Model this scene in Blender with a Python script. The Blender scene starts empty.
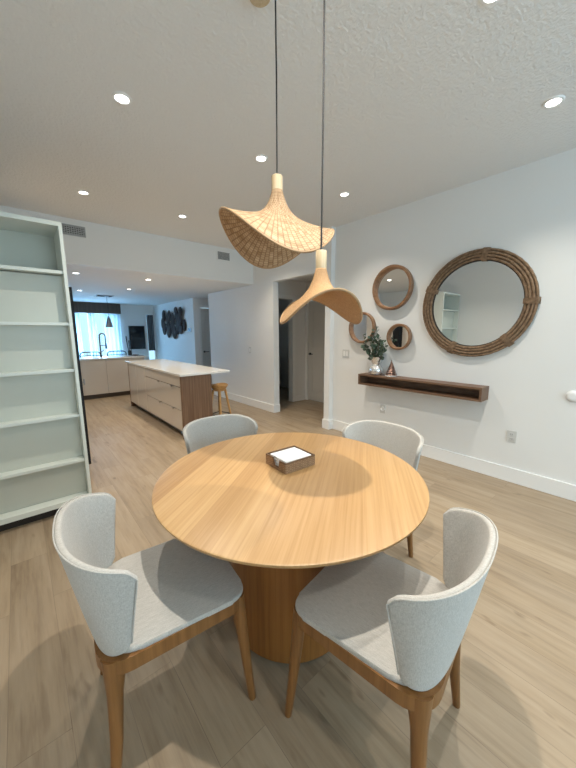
import bpy, bmesh, math, random
from mathutils import Vector, Matrix
random.seed(7)
SC = bpy.context.scene
COL = SC.collection
PI = math.pi

# ------------------------------------------------------------------ materials
def mat(name, color=(.8,.8,.8), rough=.5, metal=0., spec=.5, emit=None, estr=0., trans=0., coat=0.):
    m = bpy.data.materials.new(name); m.use_nodes = True
    b = m.node_tree.nodes['Principled BSDF']
    b.inputs['Base Color'].default_value = (*color, 1)
    b.inputs['Roughness'].default_value = rough
    b.inputs['Metallic'].default_value = metal
    b.inputs['Specular IOR Level'].default_value = spec
    b.inputs['Coat Weight'].default_value = coat
    if emit:
        b.inputs['Emission Color'].default_value = (*emit, 1); b.inputs['Emission Strength'].default_value = estr
    if trans: b.inputs['Transmission Weight'].default_value = trans
    return m
def N(m, t, **kw):
    n = m.node_tree.nodes.new(t)
    for k, v in kw.items(): setattr(n, k, v)
    return n
def L(m, a, b): m.node_tree.links.new(a, b)
def bsdf(m): return m.node_tree.nodes['Principled BSDF']
def coords(m, scale=(1,1,1), rot=(0,0,0), src='Object'):
    tc = N(m, 'ShaderNodeTexCoord'); mp = N(m, 'ShaderNodeMapping')
    mp.inputs['Scale'].default_value = scale; mp.inputs['Rotation'].default_value = rot
    L(m, tc.outputs[src], mp.inputs['Vector']); return mp.outputs['Vector']
def noise(m, vec, scale=5, detail=3, rough=.5):
    n = N(m, 'ShaderNodeTexNoise'); n.inputs['Scale'].default_value = scale
    n.inputs['Detail'].default_value = detail; n.inputs['Roughness'].default_value = rough
    L(m, vec, n.inputs['Vector']); return n.outputs['Fac']
def ramp(m, fac, stops):
    r = N(m, 'ShaderNodeValToRGB'); e = r.color_ramp.elements
    while len(e) < len(stops): e.new(.5)
    for i, (p, c) in enumerate(stops): e[i].position = p; e[i].color = (*c, 1)
    L(m, fac, r.inputs['Fac']); return r.outputs['Color']
def mix(m, fac, a, b, mode='MIX'):
    x = N(m, 'ShaderNodeMix', data_type='RGBA', blend_type=mode)
    if isinstance(fac, (int, float)): x.inputs[0].default_value = fac
    else: L(m, fac, x.inputs[0])
    for i, v in ((6, a), (7, b)):
        if isinstance(v, tuple): x.inputs[i].default_value = (*v, 1)
        else: L(m, v, x.inputs[i])
    return x.outputs[2]
def bump(m, h, strength=.3, dist=.002):
    b = N(m, 'ShaderNodeBump'); b.inputs['Strength'].default_value = strength; b.inputs['Distance'].default_value = dist
    L(m, h, b.inputs['Height']); L(m, b.outputs['Normal'], bsdf(m).inputs['Normal'])

def m_wall():
    m = mat('wall_paint', (.80,.80,.785), .6, spec=.25)
    bump(m, noise(m, coords(m), 55, 3), .15, .002); return m
def m_ceiling():
    m = mat('ceiling_texture', (.78,.78,.77), .75, spec=.2)
    v = coords(m); a = noise(m, v, 58, 2, .5)
    r = ramp(m, a, [(.38,(0,0,0)),(.64,(1,1,1))]); bump(m, r, .5, .004); return m
def m_wood(name, c1, c2, c3, ax='x', fine=45, rough=.45, board=None, rz=0, src='Object', coat=0.):
    """grain runs along the axis ax of the object"""
    m = mat(name, c2, rough, coat=coat)
    lo, hi = 1.6, fine
    s = {'x':(lo,hi,hi), 'y':(hi,lo,hi), 'z':(hi,hi,lo)}[ax]
    mp = coords(m, (1,1,1), (0,0,rz), src)
    mp2 = N(m, 'ShaderNodeMapping'); mp2.inputs['Scale'].default_value = s; L(m, mp, mp2.inputs['Vector'])
    n1 = noise(m, mp2.outputs['Vector'], 1.0, 5, .6)
    mp3 = N(m, 'ShaderNodeMapping'); mp3.inputs['Scale'].default_value = tuple(q*.22 for q in s); L(m, mp, mp3.inputs['Vector'])
    n2 = noise(m, mp3.outputs['Vector'], 1.0, 3, .5)
    c = ramp(m, n1, [(.3,c1),(.5,c2),(.72,c3)])
    c = mix(m, n2, c, mix(m, .5, c, c1), 'MIX')
    if board:
        sep = N(m,'ShaderNodeSeparateXYZ'); L(m, mp, sep.inputs[0])
        k = N(m,'ShaderNodeMath',operation='DIVIDE'); k.inputs[1].default_value = board; L(m, sep.outputs[1], k.inputs[0])
        f = N(m,'ShaderNodeMath',operation='FLOOR'); L(m, k.outputs[0], f.inputs[0])
        w = N(m,'ShaderNodeTexWhiteNoise',noise_dimensions='1D'); L(m, f.outputs[0], w.inputs['W'])
        t = ramp(m, w.outputs['Value'], [(0,(.80,.75,.70)),(1,(1.0,1.0,1.0))])
        c = mix(m, 1.0, c, t, 'MULTIPLY')
    L(m, c, bsdf(m).inputs['Base Color']); bump(m, n1, .12, .001); return m
def m_floor():
    m = mat('plank_floor', (.5,.42,.32), .42, spec=.35)
    tc = N(m,'ShaderNodeTexCoord'); sep = N(m,'ShaderNodeSeparateXYZ'); L(m, tc.outputs['Object'], sep.inputs[0])
    cb = N(m,'ShaderNodeCombineXYZ'); L(m, sep.outputs[1], cb.inputs[0]); L(m, sep.outputs[0], cb.inputs[1])
    br = N(m,'ShaderNodeTexBrick'); br.offset = .37; br.offset_frequency = 2
    L(m, cb.outputs[0], br.inputs['Vector'])
    for k, v in (('Scale',1.),('Mortar Size',.0012),('Mortar Smooth',.1),('Bias',0.),('Brick Width',1.22),('Row Height',.18)): br.inputs[k].default_value = v
    br.inputs['Color1'].default_value = (0,0,0,1); br.inputs['Color2'].default_value = (1,1,1,1); br.inputs['Mortar'].default_value = (.5,.5,.5,1)
    # shift the grain from plank to plank
    off = N(m,'ShaderNodeVectorMath',operation='MULTIPLY_ADD')
    L(m, br.outputs['Color'], off.inputs[0]); off.inputs[1].default_value = (7,3,5); L(m, cb.outputs[0], off.inputs[2])
    mp = N(m,'ShaderNodeMapping'); mp.inputs['Scale'].default_value = (1.6,22,1); L(m, off.outputs[0], mp.inputs['Vector'])
    n1 = noise(m, mp.outputs['Vector'], 1.0, 6, .62)
    mp2 = N(m,'ShaderNodeMapping'); mp2.inputs['Scale'].default_value = (1.3,6,1); L(m, off.outputs[0], mp2.inputs['Vector'])
    n2 = noise(m, mp2.outputs['Vector'], 1.0, 4, .6)
    c = ramp(m, n1, [(.28,(.245,.18,.117)),(.5,(.345,.265,.178)),(.75,(.41,.325,.23))])
    mp4 = N(m,'ShaderNodeMapping'); mp4.inputs['Scale'].default_value = (5.0,60,1); L(m, off.outputs[0], mp4.inputs['Vector'])
    n4 = noise(m, mp4.outputs['Vector'], 1.0, 3, .5)
    c = mix(m, ramp(m, n4, [(.52,(0,0,0)),(.76,(.42,.42,.42))]), c, (.20,.14,.09))
    c = mix(m, ramp(m, n2, [(.38,(0,0,0)),(.62,(1,1,1))]), c, mix(m, .30, c, (.45,.37,.28)))
    dk = ramp(m, n2, [(.27,(1,1,1)),(.36,(0,0,0))])
    c = mix(m, dk, c, mix(m, .40, c, (.15,.10,.065)))
    mp5 = N(m,'ShaderNodeMapping'); mp5.inputs['Scale'].default_value = (4.5,13,1); L(m, off.outputs[0], mp5.inputs['Vector'])
    n5 = noise(m, mp5.outputs['Vector'], 1.0, 2, .5)
    c = mix(m, ramp(m, n5, [(.68,(0,0,0)),(.76,(.6,.6,.6))]), c, (.13,.085,.05))
    tint = ramp(m, br.outputs['Color'], [(0,(.84,.83,.82)),(1,(.98,.97,.95))])
    c = mix(m, 1.0, c, tint, 'MULTIPLY')
    c = mix(m, br.outputs['Fac'], c, mix(m, .45, c, (.13,.09,.06)))
    L(m, c, bsdf(m).inputs['Base Color']); bump(m, n1, .1, .001); return m
def m_fabric():
    m = mat('woven_fabric', (.56,.54,.51), .9, spec=.15)
    n = noise(m, coords(m, (45,480,480)), 1.0, 3, .6); n2 = noise(m, coords(m, (520,520,70)), 1.0, 2, .6)
    f = N(m,'ShaderNodeMath',operation='ADD'); L(m, n, f.inputs[0]); L(m, n2, f.inputs[1])
    h = N(m,'ShaderNodeMath',operation='MULTIPLY'); L(m, f.outputs[0], h.inputs[0]); h.inputs[1].default_value = .5
    L(m, ramp(m, h.outputs[0], [(.35,(.37,.355,.33)),(.52,(.47,.455,.425)),(.68,(.56,.545,.515))]), bsdf(m).inputs['Base Color'])
    bsdf(m).inputs['Sheen Weight'].default_value = .15
    bump(m, h.outputs[0], .35, .001); return m
def m_weave(name, c1, c2, c3, nu, nv, off=.5, rib=.5):
    """basket weave in uv: dark gaps between ribs, strands going over and under"""
    m = mat(name, c2, .65, spec=.3)
    def M_(op, a, b=None):
        n = N(m,'ShaderNodeMath',operation=op)
        for i_, v in ((0,a),(1,b)):
            if v is None: continue
            if isinstance(v, (int,float)): n.inputs[i_].default_value = v
            else: L(m, v, n.inputs[i_])
        return n.outputs[0]
    tc = N(m,'ShaderNodeTexCoord'); sep = N(m,'ShaderNodeSeparateXYZ'); L(m, tc.outputs['UV'], sep.inputs[0])
    u = M_('MULTIPLY', sep.outputs[0], nu); v = M_('MULTIPLY', sep.outputs[1], nv)
    ribs = M_('ABSOLUTE', M_('SUBTRACT', M_('FRACT', u), .5))            # 0 at the middle, .5 at the gap
    par = M_('MULTIPLY', M_('FLOOR', u), off)
    weft = M_('ABSOLUTE', M_('SUBTRACT', M_('FRACT', M_('ADD', v, par)), .5))
    gap = ramp(m, ribs, [(.34,(0,0,0)),(.47,(1,1,1))]); gw = ramp(m, weft, [(.30,(0,0,0)),(.48,(1,1,1))])
    vec = N(m,'ShaderNodeCombineXYZ'); L(m, M_('FLOOR', u), vec.inputs[0]); L(m, M_('MULTIPLY', v, .35), vec.inputs[1])
    n = noise(m, vec.outputs[0], 1.0, 2)
    c = mix(m, ramp(m, n, [(.35,(0,0,0)),(.65,(1,1,1))]), c2, c3)
    c = mix(m, M_('MULTIPLY', gw, .55), c, c1); c = mix(m, M_('MULTIPLY', gap, rib), c, c1)
    L(m, c, bsdf(m).inputs['Base Color'])
    h = M_('ADD', M_('MULTIPLY', gap, -1.0), M_('MULTIPLY', gw, -.6)); bump(m, h, .6, .002); return m

WALL = m_wall(); CEIL = m_ceiling(); FLOOR = m_floor(); FAB = m_fabric(); TOE = mat('toe_kick', (.10,.075,.055), .5)
TRIM = mat('trim_paint', (.84,.84,.83), .35)
DOORP = mat('door_paint', (.70,.69,.66), .4)
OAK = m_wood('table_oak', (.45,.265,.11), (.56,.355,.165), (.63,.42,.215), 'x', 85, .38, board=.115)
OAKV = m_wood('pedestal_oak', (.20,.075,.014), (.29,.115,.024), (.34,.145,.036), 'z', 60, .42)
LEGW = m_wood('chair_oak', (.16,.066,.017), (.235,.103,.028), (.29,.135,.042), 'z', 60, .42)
WALNUT = m_wood('shelf_walnut', (.10,.05,.028), (.18,.098,.056), (.24,.145,.088), 'y', 60, .45)
ISLW = m_wood('island_wood', (.12,.06,.03), (.20,.11,.06), (.28,.17,.10), 'z', 50, .5)
VALW = m_wood('valance_wood', (.05,.03,.022), (.085,.055,.04), (.12,.08,.06), 'z', 40, .5)
STOOLW = m_wood('stool_wood', (.42,.22,.07), (.58,.33,.12), (.66,.41,.18), 'x', 50, .4)
FRAMEW = m_wood('mirror_frame_wood', (.17,.08,.036), (.28,.145,.07), (.36,.20,.105), 'y', 30, .45)
LACQ = mat('cream_lacquer', (.66,.60,.53), .12, spec=.5, coat=.6)
QUARTZ = mat('quartz', (.80,.79,.76), .12, spec=.5)
CAPW = m_wood('lamp_cap_wood', (.46,.35,.21), (.57,.46,.30), (.63,.53,.38), 'z', 60, .5)
BLACK = mat('black_metal', (.015,.015,.016), .35, spec=.5)
CORDM = mat('black_cord', (.02,.02,.022), .7)
DARK = mat('dark_recess', (.03,.025,.022), .6)
GREYM = mat('grey_metal', (.35,.35,.36), .4, metal=.7)
CHROME = mat('chrome', (.75,.75,.76), .18, metal=1)
MIRROR = mat('mirror_glass', (.86,.88,.88), .01, metal=1)
UNITP = mat('unit_paint', (.70,.74,.69), .30, spec=.5)
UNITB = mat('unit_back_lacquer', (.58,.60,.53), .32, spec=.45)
PLATE = mat('plate_plastic', (.62,.62,.60), .4)
PLATEW = mat('white_plastic', (.85,.85,.84), .35)
VENT = mat('vent_metal', (.40,.41,.41), .5)
VENTD = mat('vent_dark', (.03,.03,.03), .8)
GLOW = mat('lamp_glow', (1,1,1), .4, emit=(1,.97,.92), estr=14)
RATTAN = m_weave('woven_rattan', (.13,.065,.028), (.50,.36,.225), (.30,.19,.10), 56, 24, .5, .6)
RATTAN2 = m_weave('fine_woven_rattan', (.30,.16,.07), (.56,.35,.18), (.46,.27,.13), 120, 44, .5, .35)
RIMR = mat('rattan_rim', (.36,.23,.12), .6)
WICK = m_weave('dark_wicker', (.10,.05,.025), (.40,.25,.14), (.28,.165,.09), 16, 4)
PAPER = mat('paper_napkin', (.88,.89,.90), .85, spec=.1)
ROPE = mat('rope', (.23,.17,.115), .85, spec=.1)
vv = noise(ROPE, coords(ROPE, (40,40,40)), 1, 3); L(ROPE, ramp(ROPE, vv, [(.3,(.16,.10,.06)),(.7,(.31,.205,.13))]), bsdf(ROPE).inputs['Base Color'])
BULB = mat('bulb_glass', (.9,.88,.84), .15, spec=.6)
LEAF = mat('leaf', (.06,.095,.06), .6)
STEM = mat('stem', (.16,.13,.07), .7)
SILVER = mat('mercury_glass', (.80,.80,.80), .16, metal=.75)
COPPER = mat('copper_glitter', (.22,.13,.10), .35, metal=.6)
ARTD = m_wood('art_wood', (.012,.006,.005), (.028,.013,.009), (.06,.03,.02), 'z', 30, .8)
SCREEN = mat('screen', (.015,.017,.02), .06, spec=.6)
CURT = mat('sheer_curtain', (.80,.84,.88), .8); bsdf(CURT).inputs['Transmission Weight'].default_value = 0
DRAPE = mat('grey_drape', (.12,.13,.15), .8)
STEEL = mat('fridge_black', (.012,.013,.015), .5, spec=.3)
# sheer: diffuse + translucent
def sheer(m, w):
    t = N(m,'ShaderNodeBsdfTranslucent'); t.inputs['Color'].default_value = (.8,.88,.95,1)
    s = N(m,'ShaderNodeMixShader'); s.inputs[0].default_value = w
    out = m.node_tree.nodes['Material Output']
    L(m, bsdf(m).outputs[0], s.inputs[1]); L(m, t.outputs[0], s.inputs[2]); L(m, s.outputs[0], out.inputs['Surface'])
sheer(CURT, .6)
GLASS = bpy.data.materials.new('window_glass'); GLASS.use_nodes = True
nt = GLASS.node_tree; nt.nodes.remove(nt.nodes['Principled BSDF'])
_g = N(GLASS,'ShaderNodeBsdfGlossy'); _g.inputs['Roughness'].default_value = .02
_t = N(GLASS,'ShaderNodeBsdfTransparent'); _t.inputs['Color'].default_value = (.93,.96,.97,1)
_m = N(GLASS,'ShaderNodeMixShader'); _m.inputs[0].default_value = .06
L(GLASS,_t.outputs[0],_m.inputs[1]); L(GLASS,_g.outputs[0],_m.inputs[2]); L(GLASS,_m.outputs[0],nt.nodes['Material Output'].inputs['Surface'])

# ------------------------------------------------------------------ mesh helpers
def obj(name, bm, m, parent=None, smooth=False, loc=None):
    me = bpy.data.meshes.new(name); bmesh.ops.recalc_face_normals(bm, faces=bm.faces); bm.to_mesh(me); bm.free()
    me.materials.append(m)
    if smooth:
        for p in me.polygons: p.use_smooth = True
        if smooth != 'all':
            me.set_sharp_from_angle(angle=math.radians(40))
    o = bpy.data.objects.new(name, me); COL.objects.link(o)
    if parent: o.parent = parent
    if loc: o.location = loc
    return o
def box(bm, x0, x1, y0, y1, z0, z1, bev=0, M=None):
    r = bmesh.ops.create_cube(bm, size=1)
    vs = r['verts']
    bmesh.ops.scale(bm, vec=(abs(x1-x0), abs(y1-y0), abs(z1-z0)), verts=vs)
    bmesh.ops.translate(bm, vec=((x0+x1)/2, (y0+y1)/2, (z0+z1)/2), verts=vs)
    if bev:
        es = list({e for v in vs for e in v.link_edges})
        r2 = bmesh.ops.bevel(bm, geom=es, offset=bev, segments=2, affect='EDGES', profile=.5)
        vs = list({v for f in r2['faces'] for v in f.verts} | {v for v in vs if v.is_valid})
    if M is not None: bmesh.ops.transform(bm, matrix=M, verts=vs)
def B(*a, bev=0):
    bm = bmesh.new(); box(bm, *a, bev=bev); return bm
def tube(bm, pts, radii, n=10, cap=True):
    pts = [Vector(p) for p in pts]
    if not hasattr(radii, '__len__'): radii = [radii]*len(pts)
    rings = []; up = None
    for i, p in enumerate(pts):
        d = (pts[min(i+1, len(pts)-1)] - pts[max(i-1, 0)]).normalized()
        if up is None:
            up = Vector((0,0,1)) if abs(d.z) < .9 else Vector((1,0,0))
        a = d.cross(up); a = a.normalized() if a.length > 1e-6 else d.orthogonal().normalized()
        b = a.cross(d).normalized(); up = b
        rings.append([bm.verts.new(p + radii[i]*(math.cos(t)*a + math.sin(t)*b)) for t in [2*PI*k/n for k in range(n)]])
    for r0, r1 in zip(rings, rings[1:]):
        for k in range(n): bm.faces.new((r0[k], r0[(k+1)%n], r1[(k+1)%n], r1[k]))
    if cap: bm.faces.new(rings[0][::-1]); bm.faces.new(rings[-1])
def ring_tube(bm, pts, rad, n=8):
    """closed loop"""
    pts = [Vector(p) for p in pts]; k = len(pts); rings = []
    for i, p in enumerate(pts):
        d = (pts[(i+1)%k]-pts[i-1]).normalized(); up = Vector((0,0,1))
        if abs(d.z) > .95: up = Vector((1,0,0))
        a = d.cross(up).normalized(); b = a.cross(d)
        rr = rad(i) if callable(rad) else rad
        rings.append([bm.verts.new(p + (rr(t) if callable(rr) else rr)*(math.cos(t)*a+math.sin(t)*b)) for t in [2*PI*j/n for j in range(n)]])
    for i in range(k):
        r0, r1 = rings[i], rings[(i+1)%k]
        for j in range(n): bm.faces.new((r0[j], r0[(j+1)%n], r1[(j+1)%n], r1[j]))
def lathe(bm, prof, n=32, c=(0,0), axis='z'):
    rings = []
    for r, z in prof:
        if r < 1e-6: rings.append([bm.verts.new((c[0], c[1], z))])
        else: rings.append([bm.verts.new((c[0]+r*math.cos(2*PI*k/n), c[1]+r*math.sin(2*PI*k/n), z)) for k in range(n)])
    for a, b in zip(rings, rings[1:]):
        for k in range(n):
            if len(a) == 1 and len(b) == 1: continue
            if len(a) == 1: bm.faces.new((a[0], b[k], b[(k+1)%n]))
            elif len(b) == 1: bm.faces.new((a[k], a[(k+1)%n], b[0]))
            else: bm.faces.new((a[k], a[(k+1)%n], b[(k+1)%n], b[k]))
def prism(bm, poly, z0, z1, bev=0, seg=3):
    a = [bm.verts.new((x,y,z0)) for x,y in poly]; b = [bm.verts.new((x,y,z1)) for x,y in poly]
    n = len(poly); fs = [bm.faces.new(a[::-1]), bm.faces.new(b)]
    for k in range(n): fs.append(bm.faces.new((a[k], a[(k+1)%n], b[(k+1)%n], b[k])))
    if bev:
        es = list(fs[1].edges)+list(fs[0].edges)
        bmesh.ops.bevel(bm, geom=es, offset=bev, segments=seg, affect='EDGES', profile=.5)
def thing(name, label, cat, loc=(0,0,0), rz=0, group=None):
    o = bpy.data.objects.new(name, None); COL.objects.link(o); o.location = loc; o.rotation_euler = (0,0,rz)
    o.empty_display_size = .05
    return tag(o, label, cat, group)
def tag(o, label, cat, group=None):
    o['label'] = label; o['category'] = cat
    if group: o['group'] = group
    return o
def struct(name, bm, m, parent=None, smooth=False):
    o = obj(name, bm, m, parent, smooth)
    if not parent: o['kind'] = 'structure'
    return o
def dup(root, loc=None, rz=None, label=None, group=None):
    r = root.copy(); COL.objects.link(r)
    if loc is not None: r.location = loc
    if rz is not None: r.rotation_euler = (0,0,rz)
    if label: r['label'] = label
    if group: r['group'] = group
    for ch in [o for o in COL.objects if o.parent == root]:
        c = ch.copy(); COL.objects.link(c); c.parent = r
        for g in [o for o in COL.objects if o.parent == ch]:
            d = g.copy(); COL.objects.link(d); d.parent = c
    return r

# ------------------------------------------------------------------ the room
ZC, ZK = 2.82, 2.28            # dining ceiling, kitchen ceiling
XW, XP = 3.45, 3.37            # mirror wall, passage wall
XL, YB, YF = -.47, -2.7, 10.7  # left wall, back wall, far wall
struct('floor', B(-.7, 5.3, -2.9, 10.9, -.1, 0), FLOOR)
struct('ceiling', B(XL-.2, 3.7, YB-.2, 4.9, ZC, ZC+.1), CEIL)
struct('ceiling.001', B(XL-.2, 5.3, 5.0, 10.9, ZK, ZK+.1), CEIL)
struct('ceiling.002', B(3.49, 5.3, 3.0, 4.9, 2.42, 2.52), CEIL)
struct('wall_soffit', B(XL-.2, XP, 4.9, 5.0, ZK, ZC), WALL)
struct('wall_right', B(XW, XW+.15, YB-.2, 3.03, 0, ZC), WALL)
bm = bmesh.new()
box(bm, XP, 3.6, 3.03, 3.13, 0, ZC); box(bm, XP, XP+.12, 3.13, 4.33, 2.265, ZC); box(bm, XP, XP+.12, 4.33, 6.69, 0, ZC)
struct('wall_passage', bm, WALL)
struct('wall_left', B(XL-.15, XL, YB-.2, 10.9, 0, ZC), WALL)
# side hall behind the opening
bm = bmesh.new(); box(bm, 3.49, 3.60, 4.78, 4.90, 0, 2.42); box(bm, 3.60, 4.20, 4.78, 4.90, 2.06, 2.42); box(bm, 4.20, 4.69, 4.78, 4.90, 0, 2.42)
struct('wall_hall_far', bm, WALL)
bm = bmesh.new(); box(bm, 4.57, 4.69, 2.9, 4.0, 0, 2.42); box(bm, 4.57, 4.69, 4.0, 4.72, 2.06, 2.42); box(bm, 4.57, 4.69, 4.72, 4.78, 0, 2.42)
struct('wall_hall_back', bm, WALL)
struct('wall_hall_near', B(3.6, 4.69, 2.9, 3.0, 0, 2.42), WALL)
bm = bmesh.new(); box(bm, 5.2, 5.3, 4.9, 6.58, 0, ZK); box(bm, 4.69, 5.2, 4.78, 4.9, 0, ZK)
struct('wall_dark_room', bm, WALL)
struct('wall_recess_near', B(3.49, 5.3, 6.58, 6.69, 0, ZK), WALL)
struct('wall_recess_end', B(4.6, 4.72, 6.69, 7.7, 0, ZK), WALL)
bm = bmesh.new(); box(bm, 3.45, 3.64, 7.7, 7.82, 0, ZK); box(bm, 3.64, 4.44, 7.7, 7.82, 2.06, ZK); box(bm, 4.44, 4.6, 7.7, 7.82, 0, ZK)
struct('wall_recess_far', bm, WALL)
struct('wall_art', B(3.45, 3.57, 7.82, 10.9, 0, ZK), WALL)
# far wall: wide window and a narrow tall one
bm = bmesh.new()
box(bm, XL, .2, YF, YF+.15, 0, ZK); box(bm, .2, 2.38, YF, YF+.15, 0, .12); box(bm, .2, 2.38, YF, YF+.15, 2.16, ZK)
box(bm, 2.38, 3.20, YF, YF+.15, 0, ZK); box(bm, 3.20, 3.43, YF, YF+.15, 2.0, ZK); box(bm, 3.20, 3.43, YF, YF+.15, 0, .1); box(bm, 3.43, 3.45, YF, YF+.15, 0, ZK)
struct('wall_far', bm, WALL)
# wall behind the camera with a wide glass door
bm = bmesh.new()
box(bm, XL, .1, YB-.15, YB, 0, ZC); box(bm, 3.1, XW, YB-.15, YB, 0, ZC); box(bm, .1, 3.1, YB-.15, YB, 2.7, ZC)
struct('wall_back', bm, WALL)
w = struct('window_1', B(.1, 3.1, YB-.11, YB-.10, .03, 2.7), GLASS)
bm = bmesh.new()
for x in (.1, 1.56, 3.04): box(bm, x, x+.06, YB-.14, YB-.06, 0, 2.7)
box(bm, .1, 3.1, YB-.14, YB-.06, 0, .06); box(bm, .1, 3.1, YB-.14, YB-.06, 2.64, 2.7); box(bm, .1, 3.1, YB-.14, YB-.06, 2.05, 2.11)
struct('window_frame', bm, TRIM, w)
w = struct('window_2', B(.2, 2.38, YF+.09, YF+.10, .12, 2.16), GLASS)
bm = bmesh.new()
for x in (.2, .9, 1.62, 2.33): box(bm, x, x+.05, YF+.06, YF+.12, .12, 2.16)
box(bm, .2, 2.38, YF+.06, YF+.12, .12, .17); box(bm, .2, 2.38, YF+.06, YF+.12, 2.11, 2.16)
struct('window_frame', bm, TRIM, w)
w = struct('window_3', B(3.20, 3.43, YF+.09, YF+.10, .1, 2.0), GLASS)
bm = bmesh.new()
for x in (3.17, 3.41): box(bm, x, x+.035, YF-.015, YF-.001, .1, 2.03)
box(bm, 3.17, 3.449, YF-.015, YF-.001, 2.0, 2.04)
struct('window_frame', bm, TRIM, w)

# baseboards
def baseboard(name, segs, z=.137):
    bm = bmesh.new()
    for s in segs: box(bm, *s, 0, z-.012); box(bm, *[s[i] + (0,)[0] for i in range(4)], z-.012, z)
    struct(name, bm, TRIM)
t = .016
baseboard('baseboard_right', [(XW-t, XW, YB, 3.03)])
baseboard('baseboard_step', [(XP-t, XW-t, 3.03-t, 3.03), (XP-t, XP, 3.03, 3.13+t), (XP, 3.49, 3.13, 3.13+t)])
baseboard('baseboard_passage', [(XP-t, XP, 4.33-t, 6.69), (XP, 3.49, 4.33-t, 4.33)])
baseboard('baseboard_hall', [(4.26, 4.57, 4.78-t, 4.78), (4.57-t, 4.57, 3.0, 3.93)], .12)
baseboard('baseboard_art', [(3.45-t, 3.45, 7.7, 10.7)])
baseboard('baseboard_left', [(XL, XL+t, YB, 2.8)])

# doors
def panel_door(name, w, h, depth=.04):
    """door leaf in local x (width) / z, facing -y"""
    bm = bmesh.new(); box(bm, 0, w, 0, depth, .01, h)
    for z0, z1 in ((.18, .95), (1.08, h-.15)):
        xa, xb = .12, w-.12
        for a in ((xa, xb, z0, z0+.02), (xa, xb, z1-.02, z1), (xa, xa+.02, z0, z1), (xb-.02, xb, z0, z1)):
            box(bm, a[0], a[1], -.008, 0, a[2], a[3])
        box(bm, xa+.05, xb-.05, -.006, 0, z0+.05, z1-.05, bev=.004)
    return bm
def lever(parent, x, z, s=1):
    bm = bmesh.new()
    tube(bm, [(x,-.001,z),(x,-.012,z)], .026, 16); tube(bm, [(x,-.012,z),(x,-.05,z)], .009); tube(bm, [(x,-.05,z),(x+s*.11,-.05,z)], .009)
    return obj('door_handle', bm, BLACK, parent, True)
d = struct('door_1', panel_door('d', .72, 2.04), DOORP); d.location = (4.59, 4.72, 0); d.rotation_euler = (0,0,-PI/2); lever(d, .06, .98)
d = struct('door_2', panel_door('d', .80, 2.04), DOORP); d.location = (3.64, 7.72, 0); lever(d, .07, .93)
def casing(name, M, w, h):
    bm = bmesh.new()
    for a in ((-.07, 0, 0, h), (w, w+.07, 0, h), (-.07, w+.07, h, h+.07)): box(bm, a[0], a[1], -.016, 0, a[2], a[3], bev=.003)
    o = struct(name, bm, TRIM); o.matrix_world = M; return o
casing('trim_1', Matrix.Translation((4.57, 4.72, 0)) @ Matrix.Rotation(-PI/2, 4, 'Z'), .72, 2.06).scale = (1,1,1)
casing('trim_2', Matrix.Translation((3.64, 7.70, 0)), .80, 2.06)
casing('trim_3', Matrix.Translation((3.60, 4.78, 0)), .60, 2.06)

# ------------------------------------------------------------------ downlights and vents
def downlight(x, y, z, label, group, power, color, first=[]):
    if not first:
        o = thing('ceiling_light', label, 'ceiling light', (x,y,z), 0, group)
        bm = bmesh.new(); lathe(bm, [(.036,-.001),(.040,-.008),(.052,-.006),(.056,0),(.036,0)], 28); obj('trim_ring', bm, PLATEW, o, True)
        bm = bmesh.new(); lathe(bm, [(0,-.0025),(.036,-.0025),(.036,-.0005),(0,-.0005)], 24); obj('lamp_lens', bm, GLOW, o)
        first.append(o)
    else: o = dup(first[0], (x,y,z), 0, label, group)
    l = bpy.data.lights.new('downlight', 'SPOT'); l.energy = power; l.color = color; l.spot_size = math.radians(118); l.spot_blend = 1.0; l.shadow_soft_size = .022
    lo = bpy.data.objects.new('downlight', l); COL.objects.link(lo); lo.location = (x, y, z-.012); lo['kind'] = 'light'
    return o
WARM = (1.0,.86,.68); NEUT = (1.0,.93,.82)
G1 = 'recessed lights in the dining room ceiling'; G2 = 'recessed lights in the low kitchen ceiling'
PM = 80
downlight(.65, .62, ZC, 'recessed ceiling light over the near left end of the dining table', G1, PM*1.95, NEUT)
downlight(1.67, .62, ZC, 'recessed ceiling light at the top edge of the photo', G1, PM, NEUT)
downlight(2.68, .60, ZC, 'recessed ceiling light near the big round rope mirror, far right in the photo', G1, PM, NEUT)
downlight(.64, 2.28, ZC, 'recessed ceiling light left of the hanging lamps, largest on the left side', G1, PM, NEUT)
downlight(1.67, 2.28, ZC, 'recessed ceiling light just above the wooden cap of the wider lamp', G1, PM, NEUT)
downlight(2.72, 2.28, ZC, 'recessed ceiling light right of the lamp cords above the small round mirrors', G1, PM, NEUT)
downlight(.67, 3.94, ZC, 'recessed ceiling light above the shelf unit by the air vent', G1, PM, WARM)
downlight(1.69, 3.94, ZC, 'recessed ceiling light midway along the soffit, left of the wider lamp', G1, PM, WARM)
downlight(2.72, 3.94, ZC, 'recessed ceiling light hidden behind the wider woven lamp', G1, PM, WARM)
downlight(.65, -1.04, ZC, 'recessed ceiling light behind the viewer, left', G1, PM, NEUT)
downlight(2.68, -1.04, ZC, 'recessed ceiling light behind the viewer, right', G1, PM, NEUT)
PK = 62
downlight(.75, 5.58, ZK, 'recessed kitchen ceiling light nearest the shelf unit, just under the soffit', G2, PK, WARM)
downlight(1.73, 5.52, ZK, 'recessed kitchen ceiling light above the near half of the island', G2, PK, WARM)
downlight(1.79, 6.92, ZK, 'recessed kitchen ceiling light above the far end of the island', G2, PK, WARM)
downlight(1.07, 7.75, ZK, 'recessed kitchen ceiling light farthest left above the sink counter', G2, PK*.7, WARM)

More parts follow.
